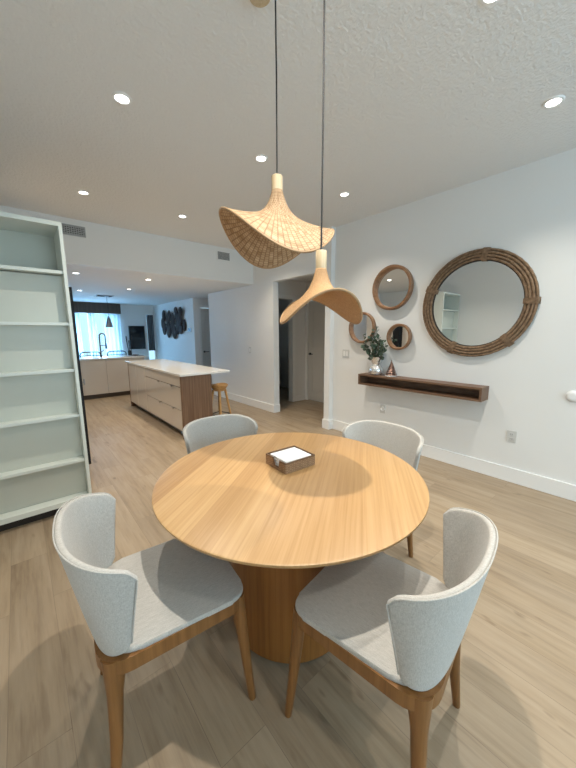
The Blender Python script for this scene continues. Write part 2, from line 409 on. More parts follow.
def vent(x0, x1, z0, z1, label, n, dark, nm='air_vent'):
    cx, cz = (x0+x1)/2, (z0+z1)/2; w, h = x1-x0, z1-z0
    o = thing('air_vent', label, 'air vent', (cx, 4.9, z0), 0)
    obj('backing', B(-w/2+.01, w/2-.01, -.004, -.001, .01, h-.01), VENTD, o)
    bm = bmesh.new()
    for a in ((-w/2, w/2, 0, .012), (-w/2, w/2, h-.012, h), (-w/2, -w/2+.012, 0, h), (w/2-.012, w/2, 0, h)): box(bm, a[0], a[1], -.010, -.001, a[2], a[3])
    obj('frame', bm, VENT if dark else TRIM, o)
    bm = bmesh.new()
    for k in range(1, n): z = h*k/n; box(bm, -w/2+.01, w/2-.01, -.010, -.004, z-.0045, z+.0045)
    m = int(w/.024)
    for k in range(1, m): x = -w/2+w*k/m; box(bm, x-.0035, x+.0035, -.012, -.006, .01, h-.01)
    obj('grille', bm, VENT, o)
vent(.565, .81, 2.62, 2.745, 'dark rectangular air vent on the soffit beside the white shelf unit', 6, True)
vent(2.655, 2.90, 2.61, 2.755, 'pale rectangular air vent on the soffit left of the wider lamp', 9, False)
o = thing('ceiling_vent', 'grey rectangular vent in the kitchen ceiling near the dark valance', 'air vent', (1.65, 8.5, ZK))
obj('frame', B(-.18, .18, -.18, .18, -.008, -.001, bev=.002), VENT, o)
bm = bmesh.new()
for k in range(8): box(bm, -.15, .15, -.14+.036*k, -.125+.036*k, -.014, -.009)
obj('slats', bm, VENTD, o)

# ------------------------------------------------------------------ switches and outlets on the long wall (face -x)
def plate(name, label, cat, x, y, z, w, h, kind, m=PLATE):
    o = thing(name, label, cat, (x, y, z))
    obj('cover_plate', B(-.007, -.0008, -w/2, w/2, -h/2, h/2, bev=.002), m, o)
    bm = bmesh.new()
    if kind == 'switch1': box(bm, -.011, -.007, -.017, .017, -.033, .033, bev=.001); obj('rocker', bm, PLATEW, o)
    if kind == 'switch2':
        for s in (-1, 1): obj('rocker', B(-.011, -.007, s*.023-.016, s*.023+.016, -.033, .033, bev=.001), PLATEW, o)
    if kind == 'outlet':
        for s in (-1, 1):
            bm = bmesh.new(); box(bm, -.010, -.007, -.017, .017, s*.022-.014, s*.022+.014, bev=.001); f = obj('socket', bm, PLATE, o)
            for q in (-1, 1): obj('slot', B(-.0105, -.0101, q*.007-.0012, q*.007+.0012, s*.022-.006, s*.022+.006), DARK, f)
    return o
plate('light_switch', 'grey double light switch on the wall left of the walnut shelf', 'light switch', XW, 2.80, 1.125, .115, .118, 'switch2')
plate('light_switch', 'small light switch on the long wall left of the hall opening', 'light switch', XP, 5.06, 1.09, .075, .118, 'switch1')
plate('light_switch', 'white light switch below the dark disc wall art', 'light switch', 3.45, 9.9, 1.14, .12, .13, 'switch1', PLATEW)
plate('wall_outlet', 'grey wall outlet low on the wall under the big round mirror', 'wall outlet', XW, .795, .442, .078, .112, 'outlet')
o = thing('wall_outlet', 'round recessed wall outlet under the left end of the walnut shelf', 'wall outlet', (XW, 2.18, .455))
obj('cover_plate', B(-.006, -.0008, -.037, .037, -.056, .056, bev=.002), PLATE, o)
bm = bmesh.new(); lathe(bm, [(0,.003),(.017,.003),(.020,.012),(.027,.012),(.028,0),(0,0)], 24); bmesh.ops.rotate(bm, matrix=Matrix.Rotation(-PI/2, 3, 'Y'), verts=bm.verts)
bmesh.ops.translate(bm, vec=(-.006,0,0), verts=bm.verts); obj('socket', bm, PLATEW, o, True)
bm = bmesh.new(); lathe(bm, [(0,.022),(.030,.022),(.040,.018),(.047,.006),(.048,.0008),(0,.0008)], 36); bmesh.ops.rotate(bm, matrix=Matrix.Rotation(-PI/2, 3, 'Y'), verts=bm.verts)
o = thing('thermostat', 'round white thermostat on the wall at the right edge of the photo', 'thermostat', (XW, .405, .888))
obj('body', bm, PLATEW, o, True)
bm = bmesh.new(); lathe(bm, [(0,.024),(.024,.024),(.026,.0215),(0,.0215)], 30); bmesh.ops.rotate(bm, matrix=Matrix.Rotation(-PI/2, 3, 'Y'), verts=bm.verts); obj('dial', bm, PLATEW, o, True)
o = thing('control_panel', 'small dark control panel on the wall right of the disc wall art', 'control panel', (3.45, 7.96, 1.49))
obj('body', B(-.02, -.001, -.09, .09, -.05, .06, bev=.004), GREYM, o)
obj('screen', B(-.022, -.0201, -.07, .05, -.03, .045), SCREEN, o)

# ------------------------------------------------------------------ white shelf unit
UX0, UX1, UY0, UY1, UZ = -.45, .333, 2.88, 3.24, 2.205
u = thing('shelf_unit', 'tall white open shelf unit standing against the left wall', 'shelf unit', (0, UY0, 0))
D = UY1-UY0
obj('side_panel', B(UX1-.022, UX1, 0, D, 0, UZ, bev=.0015), UNITP, u)
obj('side_panel', B(UX0, UX0+.022, 0, D, 0, UZ, bev=.0015), UNITP, u)
obj('top_panel', B(UX0+.022, UX1-.022, 0, D, UZ-.03, UZ, bev=.0015), UNITP, u)
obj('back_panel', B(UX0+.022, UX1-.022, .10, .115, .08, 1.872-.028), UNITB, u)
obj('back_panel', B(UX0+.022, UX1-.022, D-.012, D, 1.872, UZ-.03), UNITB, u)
obj('bottom_panel', B(UX0+.022, UX1-.022, 0, D-.012, .075, .115, bev=.0015), UNITP, u)
obj('plinth', B(UX0+.022, UX1-.022, .06, .08, 0, .075), DARK, u)
for z in (.425, .795, 1.150, 1.500, 1.872): obj('shelf', B(UX0+.022, UX1-.022, .015, .10 if z < 1.8 else D-.012, z-.022, z, bev=.0015), UNITP, u)
# ------------------------------------------------------------------ tall kitchen units behind the shelf unit
f = thing('tall_cabinet', 'tall cream cabinet backing the white shelf unit, seen in the round mirrors', 'cabinet', (0, 3.25, 0))
obj('body', B(XL+.01, .325, 0, .465, 0, 2.2, bev=.002), LACQ, f)
obj('door', B(.3255, .343, .005, .46, .08, 2.195, bev=.0015), LACQ, f)
f = thing('refrigerator', 'tall black refrigerator standing just behind the white shelf unit', 'refrigerator', (0, 3.73, 0))
obj('body', B(XL+.01, .405, 0, .15, .02, 1.86, bev=.004), STEEL, f)
dr = obj('door', B(.408, .456, .0, .15, .06, 1.86, bev=.006), STEEL, f)
bm = bmesh.new(); tube(bm, [(.455,.03,.93),(.475,.03,.93)], .006); tube(bm, [(.475,.03,.90),(.475,.03,.96)], .007); obj('handle', bm, GREYM, dr, True)
for x in (XL+.08, .33): obj('foot', B(x-.02, x+.02, .05, .09, 0, .02), DARK, f)
f = thing('tall_cabinet', 'tall cream cabinet beyond the black refrigerator, seen in the smallest mirror', 'cabinet', (0, 3.89, 0))
obj('body', B(XL+.01, .36, 0, .75, 0, 2.2, bev=.002), LACQ, f)
for y in (.005, .378): obj('door', B(.3605, .378, y, y+.367, .08, 2.195, bev=.0015), LACQ, f)

# ------------------------------------------------------------------ kitchen island
IX0, IX1, IY0, IY1, IZ = 1.572, 2.005, 4.0, 6.62, .886
i = thing('kitchen_island', 'long kitchen island with glossy cream drawers and wood end panel', 'kitchen island', (IX0, IY0, 0))
def li(x0,x1,y0,y1,z0,z1,bev=0): return B(x0-IX0, x1-IX0, y0-IY0, y1-IY0, z0, z1, bev=bev)
obj('carcass', li(IX0+.03, IX1-.012, IY0+.045, IY1-.02, .10, IZ-.03), ISLW, i)
obj('toe_kick', li(IX0+.075, IX1-.03, IY0+.045, IY1-.04, 0, .10), TOE, i)
obj('end_panel', li(IX0, IX1, IY0, IY0+.04, 0, IZ-.03, bev=.001), ISLW, i)
obj('end_panel', li(IX0+.002, IX1, IY1-.02, IY1, .0, IZ-.03, bev=.001), ISLW, i)
obj('back_panel', li(IX1-.012, IX1, IY0+.04, IY1-.02, .0, IZ-.03), ISLW, i)
def front(kind, y0, y1, z0, z1, handles=()):
    o = obj(kind, li(IX0+.006, IX0+.028, y0+.002, y1-.002, z0+.002, z1-.002, bev=.0015), LACQ, i)
    for y in handles:
        bm = bmesh.new(); box(bm, -.014, .0215, y-IY0-.032, y-IY0+.032, z1-.0015, z1+.0015); box(bm, -.014, -.011, y-IY0-.032, y-IY0+.032, z1-.014, z1+.0015)
        obj('handle', bm, CHROME, o)
front('drawer_front', 4.045, 5.58, .705, .852)
front('drawer_front', 4.045, 5.58, .385, .700, (4.32, 4.86))
front('drawer_front', 4.045, 5.58, .095, .380, (4.32, 4.86))
front('cabinet_door', 5.585, 6.095, .095, .852)
front('cabinet_door', 6.10, 6.60, .095, .852)
cn = tag(obj('island_countertop', B(IX0-.022, 2.285, IY0-.03, IY1+.06, IZ-.029, IZ, bev=.003), QUARTZ), 'white stone worktop on the kitchen island, overhanging on the stool side', 'countertop')

# stool
s = thing('wooden_stool', 'wooden counter stool with scooped seat beside the island', 'stool', (2.235, 4.215, 0), math.radians(20))
bm = bmesh.new(); n = 32; rings = []
prof = [(0,.56),(.05,.558),(.08,.562),(.10,.590),(.128,.632),(.134,.648),(.126,.652),(.09,.638),(.05,.628),(0,.624)]
lathe(bm, prof, n)
for v in bm.verts:
    r = math.hypot(v.co.x, v.co.y); v.co.z += .10*(v.co.x**2)/.15*(1 if v.co.z > .58 else .4) - .02*r
obj('seat', bm, STOOLW, s, True)
bm_r = bmesh.new()
for a, b in ((1,1),(1,-1),(-1,-1),(-1,1)):
    bm = bmesh.new(); tube(bm, [(a*.062, b*.062, .575), (a*.135, b*.135, 0)], [.019,.013], 12); obj('leg', bm, STOOLW, s, True)
pts = [(.110,.110,.2),(-.110,.110,.2),(-.110,-.110,.2),(.110,-.110,.2)]
for k in range(4): tube(bm_r, [pts[k], pts[(k+1)%4]], .007)
obj('foot_rail', bm_r, BLACK, s, True)

# ------------------------------------------------------------------ sink counter (peninsula)
PX0, PX1, PY0, PY1 = XL+.02, 2.26, 7.85, 8.47
p = thing('sink_cabinet', 'low cream kitchen cabinet row under the sink, across the kitchen', 'cabinet', (PX0, PY0, 0))
def lp(x0,x1,y0,y1,z0,z1,bev=0): return B(x0-PX0, x1-PX0, y0-PY0, y1-PY0, z0, z1, bev=bev)
obj('carcass', lp(PX0, PX1-.02, PY0+.022, PY1, .10, .855), LACQ, p)
obj('toe_kick', lp(PX0, PX1-.03, PY0+.07, PY1-.02, 0, .10), TOE, p)
for x0, x1 in ((PX0, .06), (.06, .52), (.52, .98), (.98, 1.435), (1.435, 1.89), (1.89, 2.24)):
    obj('cabinet_door', lp(x0+.002, x1-.002, PY0, PY0+.02, .10, .852, bev=.0015), LACQ, p)
tag(obj('sink_countertop', B(PX0, 2.28, PY0-.025, PY1+.03, .857, .886, bev=.003), QUARTZ), 'pale stone worktop with the sink and black tap', 'countertop')
# tap
fa = thing('kitchen_tap', 'tall black spring kitchen tap on the far counter', 'tap', (1.43, 8.28, .886))
bm = bmesh.new(); tube(bm, [(0,0,0),(0,0,.04)], .028, 16); tube(bm, [(0,0,.04),(0,0,.28)], .014, 12); obj('base', bm, BLACK, fa, True)
bm = bmesh.new(); pts = [(0,0,.28),(0,0,.46)] + [(.06-.06*math.cos(a), 0, .46+.07*math.sin(a)) for a in [PI*k/10 for k in range(1,11)]] + [(.12,0,.36),(.12,0,.30)]
tube(bm, pts, .013, 10); obj('spout', bm, BLACK, fa, True)
bm = bmesh.new(); tube(bm, [(.12,0,.31),(.12,0,.18)], [.016,.022], 12); tube(bm, [(0,0,.26),(.12,0,.26)], .007); obj('spray_head', bm, BLACK, fa, True)
bm = bmesh.new(); tube(bm, [(0,-.01,.10),(.03,-.05,.13),(.05,-.09,.16)], .007); obj('lever', bm, BLACK, fa, True)
# wire bar stools behind the counter
def bar_stool(x, label):
    o = thing('bar_stool', label, 'bar stool', (x, 8.92, 0), 0, 'black bar stools behind the sink counter')
    bm = bmesh.new(); pl = [(.19*(abs(math.cos(a))**.6)*(1 if math.cos(a)>0 else -1), .17*(abs(math.sin(a))**.6)*(1 if math.sin(a)>0 else -1)) for a in [2*PI*k/28 for k in range(28)]]
    prism(bm, pl, .64, .67, .008); obj('seat', bm, BLACK, o, True)
    bm = bmesh.new(); pts = [(-.20,.0,.66),(-.215,.02,.90),(-.20,.02,.945),(-.15,.03,.965),(0,.05,.97),(.15,.03,.965),(.20,.02,.945),(.215,.02,.90),(.20,.0,.66)]
    tube(bm, pts, .013, 8)
    tube(bm, [(-.213,.02,.88),(0,.06,.885),(.213,.02,.88)], .008, 8)
    for x_ in (-.12,-.06,0,.06,.12): tube(bm, [(x_,.02,.66),(x_*1.1,.05,.965)], .004, 6)
    obj('backrest', bm, BLACK, o, True)
    for a in (-1,1):
        for b in (-1,1):
            bm = bmesh.new(); tube(bm, [(a*.15,b*.13,.64),(a*.20,b*.19,0)], .010, 8); obj('leg', bm, BLACK, o, True)
    bm = bmesh.new(); q = [(.18,.17,.25),(-.18,.17,.25),(-.18,-.17,.25),(.18,-.17,.25)]
    for k in range(4): tube(bm, [q[k], q[(k+1)%4]], .007, 6)
    obj('foot_rail', bm, BLACK, o, True)
bar_stool(1.32, 'black wire-backed bar stool left of the kitchen tap')
bar_stool(1.90, 'black wire-backed bar stool right of the kitchen tap')
# small cone lamp
o = thing('cone_pendant_lamp', 'small dark cone pendant lamp hanging above the sink counter', 'pendant lamp', (1.70, 8.5, ZK))
bm = bmesh.new(); lathe(bm, [(0,-.02),(.045,-.018),(.05,-.001),(0,-.001)], 20); obj('canopy', bm, GREYM, o, True)
bm = bmesh.new(); tube(bm, [(0,0,-.018),(0,0,-.47)], .004, 6); obj('cord', bm, CORDM, o)
bm = bmesh.new(); lathe(bm, [(.012,-.46),(.020,-.47),(.085,-.72),(.082,-.72),(.017,-.475),(.009,-.463)], 28); obj('lamp_shade', bm, GREYM, o, True)
# rods and tray on the counter
o = thing('utensil_stand', 'dark slim upright rods on the counter in front of the television', 'kitchen utensils', (2.05, 8.30, .886))
bm = bmesh.new(); lathe(bm, [(0,0),(.045,0),(.045,.12),(.040,.12),(.040,.006),(0,.006)], 20); obj('holder', bm, BLACK, o, True)
for dx, dy, h in ((-.02,.01,.46),(.025,-.005,.48),(.0,.015,.36)):
    bm = bmesh.new(); tube(bm, [(dx*.5,dy,.01),(dx*2.0,dy,h*.55),(dx*2.6,dy,h)], [.006,.010,.013], 8); obj('utensil', bm, BLACK, o, True)
o = thing('serving_bowl', 'low dark bowl on the right end of the sink counter', 'bowl', (2.12, 8.05, .886))
bm = bmesh.new(); lathe(bm, [(0,0),(.04,0),(.085,.035),(.080,.035),(.038,.006),(0,.006)], 28); obj('bowl', bm, GREYM, o, True)

# ------------------------------------------------------------------ far window dressing, television
tag(obj('window_valance', B(.0, 2.44, 10.50, 10.685, 1.985, ZK-.002, bev=.003), VALW), 'dark wood valance box above the far kitchen window', 'valance')
def curtain(name, x0, x1, y, z0, z1, waves, amp, m, label, group=None):
    bm = bmesh.new(); n = waves*8; rows = 2; g = []
    for k in range(n+1):
        x = x0+(x1-x0)*k/n; yy = y+amp*math.sin(2*PI*waves*k/n)
        g.append([bm.verts.new((x, yy + (.3*amp*math.sin(k) if r else 0), z)) for r, z in enumerate((z1, z0))])
    for a, b in zip(g, g[1:]): bm.faces.new((a[0], b[0], b[1], a[1]))
    o = obj(name, bm, m, None, 'all'); tag(o, label, 'curtain', group)
    md = o.modifiers.new('s', 'SOLIDIFY'); md.thickness = .003
    return o
curtain('sheer_curtain', .05, 1.20, 10.60, .03, 1.98, 9, .025, CURT, 'sheer white curtain at the left part of the far window')
curtain('sheer_curtain', 1.22, 1.40, 10.60, .03, 1.98, 2, .03, CURT, 'narrow gathered sheer curtain left of the brightest strip of window')
curtain('sheer_curtain', 1.60, 1.76, 10.60, .03, 1.98, 2, .03, CURT, 'narrow gathered sheer curtain in the middle of the far window')
curtain('sheer_curtain', 1.98, 2.42, 10.60, .03, 1.98, 4, .025, CURT, 'sheer white curtain right of the cone lamp')
tv = thing('television', 'dark wall-mounted television on the blue-lit far wall', 'television', (2.86, 10.7, .93))
obj('bracket', B(-.08, .08, -.10, -.001, .25, .45), BLACK, tv)
obj('body', B(-.23, .23, -.14, -.10, 0, .71, bev=.006), BLACK, tv)
obj('screen', B(-.215, .215, -.143, -.1405, .015, .695), SCREEN, tv)
bm = bmesh.new(); box(bm, -.25, .25, -.30, -.001, -.27, -.24); o = tag(obj('wall_ledge', bm, PLATEW, None, False, (2.86, 10.7, .93)), 'narrow white ledge under the wall television', 'shelf')
o = curtain('grey_drape', 3.205, 3.405, 10.665, .86, 1.99, 3, .015, DRAPE, 'dark grey drape in the narrow window beside the disc wall art')

# disc wall art
ar = thing('wall_art', 'wall sculpture of overlapping dark wooden discs on the far side wall', 'wall art', (3.45, 9.05, 1.30))
random.seed(3)
spots = [(.80,.40,.20,.30),(.62,.62,.20,.30),(.58,.25,.22,.34),(.36,.52,.20,.32),(.30,.20,.24,.40),(.12,.60,.18,.28),(.08,.28,.20,.34),(-.14,.14,.22,.34),(-.12,.50,.20,.30),(-.34,.30,.20,.40),(-.36,.62,.16,.26),(-.58,.48,.22,.34),(-.80,.32,.16,.28),(-.62,.22,.18,.24),(-.70,.68,.18,.22),(-.26,.74,.16,.16)]
for k, (dy, dz, w_, h_) in enumerate(spots):
    bm = bmesh.new(); lathe(bm, [(0,.03),(.9,.03),(1,.022),(1,.004),(.92,0),(0,0)], 26)
    for v in bm.verts:
        x_, y_, z_ = v.co; v.co = Vector((-z_-.012-.022*(k%3), dy+x_*w_*.62, dz+y_*h_*.56))
    obj('disc', bm, ARTD, ar, True)
obj('back_rail', B(-.014, -.0008, -.7, .7, .35, .39), BLACK, ar)

# vanity in the dark side room
v_ = thing('vanity_cabinet', 'dim pale vanity cabinet inside the dark side room', 'cabinet', (4.5, 6.1, 0))
obj('body', B(-.45, .45, 0, .45, .08, .80, bev=.003), DOORP, v_); obj('plinth', B(-.42, .42, .04, .43, 0, .08), DARK, v_)
obj('worktop', B(-.47, .47, -.02, .46, .80, .83, bev=.003), QUARTZ, v_)
for s_ in (-1, 1): obj('cabinet_door', B(min(0,s_*.44), max(0,s_*.44), -.018, -.001, .1, .79, bev=.002), DOORP, v_)

# ------------------------------------------------------------------ mirrors on the right wall (face -x)
def rotx(bm): # local z -> -x, so lathe axis points into the room
    bmesh.ops.rotate(bm, matrix=Matrix.Rotation(-PI/2, 3, 'Y'), verts=bm.verts)
def round_mirror(y, z, R, d, label, tilt=0, turn=0):
    o = thing('round_mirror', label, 'mirror', (XW, y, z), 0, 'small wooden framed mirrors')
    t_ = max(.022, R*.12)
    bm = bmesh.new(); lathe(bm, [(R-.03,.001),(R-.012,.001),(R,.02),(R,d-.006),(R-.006,d),(R-t_+.004,d),(R-t_,d-.005),(R-t_-.012,.016),(R-.03,.010)], 64)
    bmesh.ops.remove_doubles(bm, verts=bm.verts, dist=1e-5)
    # close
    es = [e for e in bm.edges if len(e.link_faces) == 1]
    if es: bmesh.ops.bridge_loops(bm, edges=es)
    rotx(bm); obj('frame', bm, FRAMEW, o, True)
    bm = bmesh.new(); lathe(bm, [(0,.028),(R-t_-.004,.028),(R-t_-.004,.022),(0,.022)], 64); rotx(bm); g_ = obj('mirror_glass', bm, MIRROR, o); g_.rotation_euler = (0, tilt, turn)
    return o
round_mirror(2.105, 1.93, .255, .075, 'largest of the small wooden round mirrors, hung above the other two', math.radians(3.0))
round_mirror(2.515, 1.475, .198, .070, 'round wooden mirror partly hidden by the smaller lamp and the leafy sprigs')
round_mirror(1.985, 1.362, .152, .070, 'smallest round wooden mirror, right of the leafy sprigs')
# rope mirror
o = thing('rope_mirror', 'large round mirror in a brown rope frame on the right wall', 'mirror', (XW, 1.215, 1.682))
def rope_ring(R, r, x, strands, twists, seg=900, n=8):
    bm = bmesh.new(); rings = []
    for i_ in range(seg):
        a = 2*PI*i_/seg; c_ = Vector((x, R*math.cos(a), R*math.sin(a))); e1 = Vector((0, math.cos(a), math.sin(a))); e2 = Vector((-1,0,0))
        row = []
        for j in range(n):
            t_ = 2*PI*j/n; rr = r*(.90+.13*abs(math.sin(1.5*t_ + twists*a*.5)))
            row.append(bm.verts.new(c_ + rr*(math.cos(t_)*e1 + math.sin(t_)*e2)))
        rings.append(row)
    for i_ in range(seg):
        a, b = rings[i_], rings[(i_+1)%seg]
        for j in range(n): bm.faces.new((a[j], a[(j+1)%n], b[(j+1)%n], b[j]))
    return bm
for R_, x_ in ((.420,-.030),(.4465,-.036),(.473,-.036),(.4985,-.030)):
    obj('rope_ring', rope_ring(R_, .0120, x_, 3, int(R_*95)), ROPE, o, True)
bm = bmesh.new(); lathe(bm, [(.40,.001),(.505,.001),(.505,.016),(.40,.016)], 72); es = [e for e in bm.edges if len(e.link_faces)==1]; bmesh.ops.bridge_loops(bm, edges=es); rotx(bm); obj('frame_ring', bm, DARK, o)
bm = bmesh.new(); lathe(bm, [(0,.012),(.412,.012),(.412,.002),(0,.002)], 72); rotx(bm); obj('mirror_glass', bm, MIRROR, o)
for a in (98, 22, -68, 180, 228):
    a = math.radians(a); bm = bmesh.new()
    for k in range(-3, 4):
        aa = a + k*.016
        pts = [Vector((-.004, 0, .398)), Vector((-.036, 0, .401)), Vector((-.050, 0, .43)), Vector((-.050, 0, .488)), Vector((-.036, 0, .514)), Vector((-.004, 0, .516))]
        # rotate from +z to direction (cos aa along -y(left), sin)
        M_ = Matrix.Rotation(aa - PI/2, 3, 'X')
        tube(bm, [M_ @ p_ for p_ in pts], .0040, 6)
    obj('rope_binding', bm, ROPE, o, True)

# ------------------------------------------------------------------ walnut floating shelf
SX, SY0, SY1, SZ0, SZ1 = XW-.19, 1.02, 2.44, .762, .896
o = thing('floating_shelf', 'walnut box wall shelf below the round mirrors', 'shelf', (XW, SY0, SZ0))
def ls(x0,x1,y0,y1,z0,z1): return B(x0-XW, x1-XW, y0-SY0, y1-SY0, z0-SZ0, z1-SZ0, bev=.001)
obj('top_panel', ls(SX, XW-.001, SY0, SY1, SZ1-.02, SZ1), WALNUT, o)
obj('bottom_panel', ls(SX, XW-.001, SY0, SY1, SZ0, SZ0+.02), WALNUT, o)
obj('end_panel', ls(SX, XW-.001, SY0, SY0+.022, SZ0+.02, SZ1-.02), WALNUT, o)
obj('end_panel', ls(SX, XW-.001, SY1-.022, SY1, SZ0+.02, SZ1-.02), WALNUT, o)
obj('back_panel', ls(XW-.016, XW-.001, SY0+.022, SY1-.022, SZ0+.02, SZ1-.02), WALNUT, o)
# vase
VX, VY = 3.355, 2.24
o = tag(obj('glass_vase', (lambda b: (lathe(b, [(0,0),(.055,0),(.078,.012),(.088,.045),(.084,.085),(.060,.115),(.052,.13),(.066,.165),(.078,.205),(.082,.222),(.078,.222),(.062,.165),(.048,.13),(.056,.112),(.078,.083),(.082,.045),(.07,.015),(0,.008)], 40), b)[1])(bmesh.new()), SILVER, None, True, (VX, VY, SZ1)), 'silvery glass vase holding leafy sprigs on the walnut shelf', 'vase')
# eucalyptus
e = thing('eucalyptus_sprigs', 'bunch of dark green leafy sprigs standing in the silvery vase', 'plant', (VX, VY, SZ1+.012))
random.seed(11)
bs, bl = bmesh.new(), bmesh.new()
tips = [(-.10,.14,.48),(-.02,.06,.52),(.0,-.03,.46),(-.05,-.13,.42),(-.12,.02,.46),(-.09,-.08,.44),(.03,.11,.42),(.03,-.10,.36),(-.14,-.02,.36),(-.04,.17,.36),(-.13,.10,.34),(-.02,.0,.56),(.04,.03,.40),(-.08,-.17,.33)]
for tx, ty, tz in tips:
    p0 = Vector((tx*.1, ty*.1, .0)); p1 = Vector((tx*.4, ty*.4, .22)); p2 = Vector((tx, ty, tz))
    pts = [(1-s)**2*p0 + 2*s*(1-s)*p1*1.0 + s*s*p2 for s in [k/10 for k in range(11)]]
    tube(bs, pts, .002, 5)
    for k in range(16):
        s = .42+.58*k/15; c_ = (1-s)**2*p0 + 2*s*(1-s)*p1 + s*s*p2
        d_ = Vector((random.uniform(-1,1), random.uniform(-1,1), random.uniform(-.3,.9))).normalized()
        nn = d_.orthogonal().normalized(); nn = Matrix.Rotation(random.uniform(0,2*PI), 3, d_) @ nn; sd = d_.cross(nn)
        l_ = random.uniform(.036,.056); w_ = l_*.36
        q = [c_, c_+d_*l_*.35+sd*w_+nn*.003, c_+d_*l_*.75+sd*w_*.8+nn*.002, c_+d_*l_, c_+d_*l_*.75-sd*w_*.8+nn*.002, c_+d_*l_*.35-sd*w_+nn*.003]
        q = [v for v in q]
        bl.faces.new([bl.verts.new(Vector((min(v.x, XW-VX-.004), v.y, v.z))) for v in q])
obj('stems', bs, STEM, e, True); obj('leaves', bl, LEAF, e)
# tree ornament
o = thing('tree_ornament', 'small copper-brown cone tree ornament on the walnut shelf', 'ornament', (3.36, 2.035, SZ1))
bm = bmesh.new(); lathe(bm, [(0,0),(.070,0),(.074,.006),(.070,.014),(0,.014)], 30); obj('base', bm, SILVER, o, True)
bm = bmesh.new()
for k in range(6):
    z0 = .014+k*.026; r = .066*(1-k/6.6)
    lathe(bm, [(r*.55,z0),(r,z0+.004),(r*.45,z0+.034),(r*.40,z0+.030)], 8)
for k in range(8):
    a = 2*PI*k/8; tube(bm, [(.066*math.cos(a), .066*math.sin(a), .014), (0,0,.185)], .0025, 5)
obj('tiers', bm, COPPER, o)
bm = bmesh.new(); lathe(bm, [(0,.178),(.008,.186),(0,.196)], 8); obj('finial', bm, COPPER, o)

# ------------------------------------------------------------------ dining table
TC = (.940, 1.088); TR = .619
T = thing('dining_table', 'round oak dining table on a wide drum pedestal', 'table', (*TC, 0), math.radians(90-53.8))
bm = bmesh.new(); lathe(bm, [(0,.75),(TR-.006,.75),(TR,.7475),(TR+.0005,.742),(TR-.004,.735),(TR-.030,.722),(TR-.05,.720),(0,.720)], 128); obj('tabletop', bm, OAK, T, True)
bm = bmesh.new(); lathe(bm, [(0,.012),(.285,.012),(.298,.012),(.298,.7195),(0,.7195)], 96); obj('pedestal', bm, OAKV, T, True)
bm = bmesh.new(); lathe(bm, [(0,0),(.286,0),(.286,.012),(0,.012)], 96); obj('foot_ring', bm, DARK, T)

# napkin holder
nh = thing('napkin_holder', 'dark wicker napkin tray on the dining table', 'napkin holder', (1.003, 1.16, .751), math.radians(-3))
hx, hy, hh = .092, .083, .05
def wick(name, p0, p1, cut=None):
    """wall between two plan points, with uv"""
    bm = bmesh.new(); uv = bm.loops.layers.uv.new(); p0 = Vector((*p0,0)); p1 = Vector((*p1,0)); d_ = (p1-p0); nn = Vector((-d_.y, d_.x, 0)).normalized()*.003; ln = d_.length
    prof = [(0,0),(1,0),(1,hh),(0,hh)] if not cut else [(0,0),(1,0),(1,hh),(cut[1],hh),(cut[1]-.06,hh*.3),(cut[0]+.06,hh*.3),(cut[0],hh),(0,hh)]
    a = [bm.verts.new(p0+d_*s+nn+Vector((0,0,z))) for s, z in prof]; b = [bm.verts.new(p0+d_*s-nn+Vector((0,0,z))) for s, z in prof]
    fs = [bm.faces.new(a), bm.faces.new(b[::-1])]
    for k in range(len(a)): fs.append(bm.faces.new((a[k], b[k], b[(k+1)%len(a)], a[(k+1)%len(a)])))
    for f_ in fs:
        for l_ in f_.loops: c_ = l_.vert.co; l_[uv].uv = ((c_-p0).dot(d_)/ln/.18, c_.z/hh)
    return bm
obj('base', B(-hx, hx, -hy, hy, 0, .005), WICK, nh)
for a_, b_, cut in (((-hx,-hy),(hx,-hy),None), ((hx,-hy),(hx,hy),None), ((hx,hy),(-hx,hy),None), ((-hx,hy),(-hx,-hy),(.38,.72))):
    obj('side', wick('w', a_, b_, cut), WICK, nh)
bm = bmesh.new()
loop = [(-hx,-hy),(hx,-hy),(hx,hy),(-hx,hy)]
for k in range(3): tube(bm, [(*loop[k],hh), (*loop[k+1],hh)], .0042, 8)
tube(bm, [(-hx,hy,hh),(-hx,hy-.063,hh),(-hx,hy-.073,hh*.3),(-hx,hy-.110,hh*.3),(-hx,hy-.120,hh),(-hx,-hy,hh)], .0042, 8)
obj('rim', bm, WICK, nh, True)
for k in range(4):
    a_ = math.radians((k*37)%5-2); z = .757+k*.0118
    bm = bmesh.new(); box(bm, -.080, .080, -.071, .071, 0, .0104, bev=.003)
    o = obj('paper_napkins', bm, PAPER, None, True, (1.003+.001*k, 1.16, z)); o.rotation_euler = (0,0,math.radians(-3)+a_*.6)
    lab = ['lowest bundle of folded white napkins in the wicker tray','second bundle from the bottom of folded white napkins in the wicker tray','third bundle from the bottom of folded white napkins in the wicker tray','topmost bundle of folded white napkins in the wicker tray'][k]
    tag(o, lab, 'napkins', 'napkins stacked in the tray')

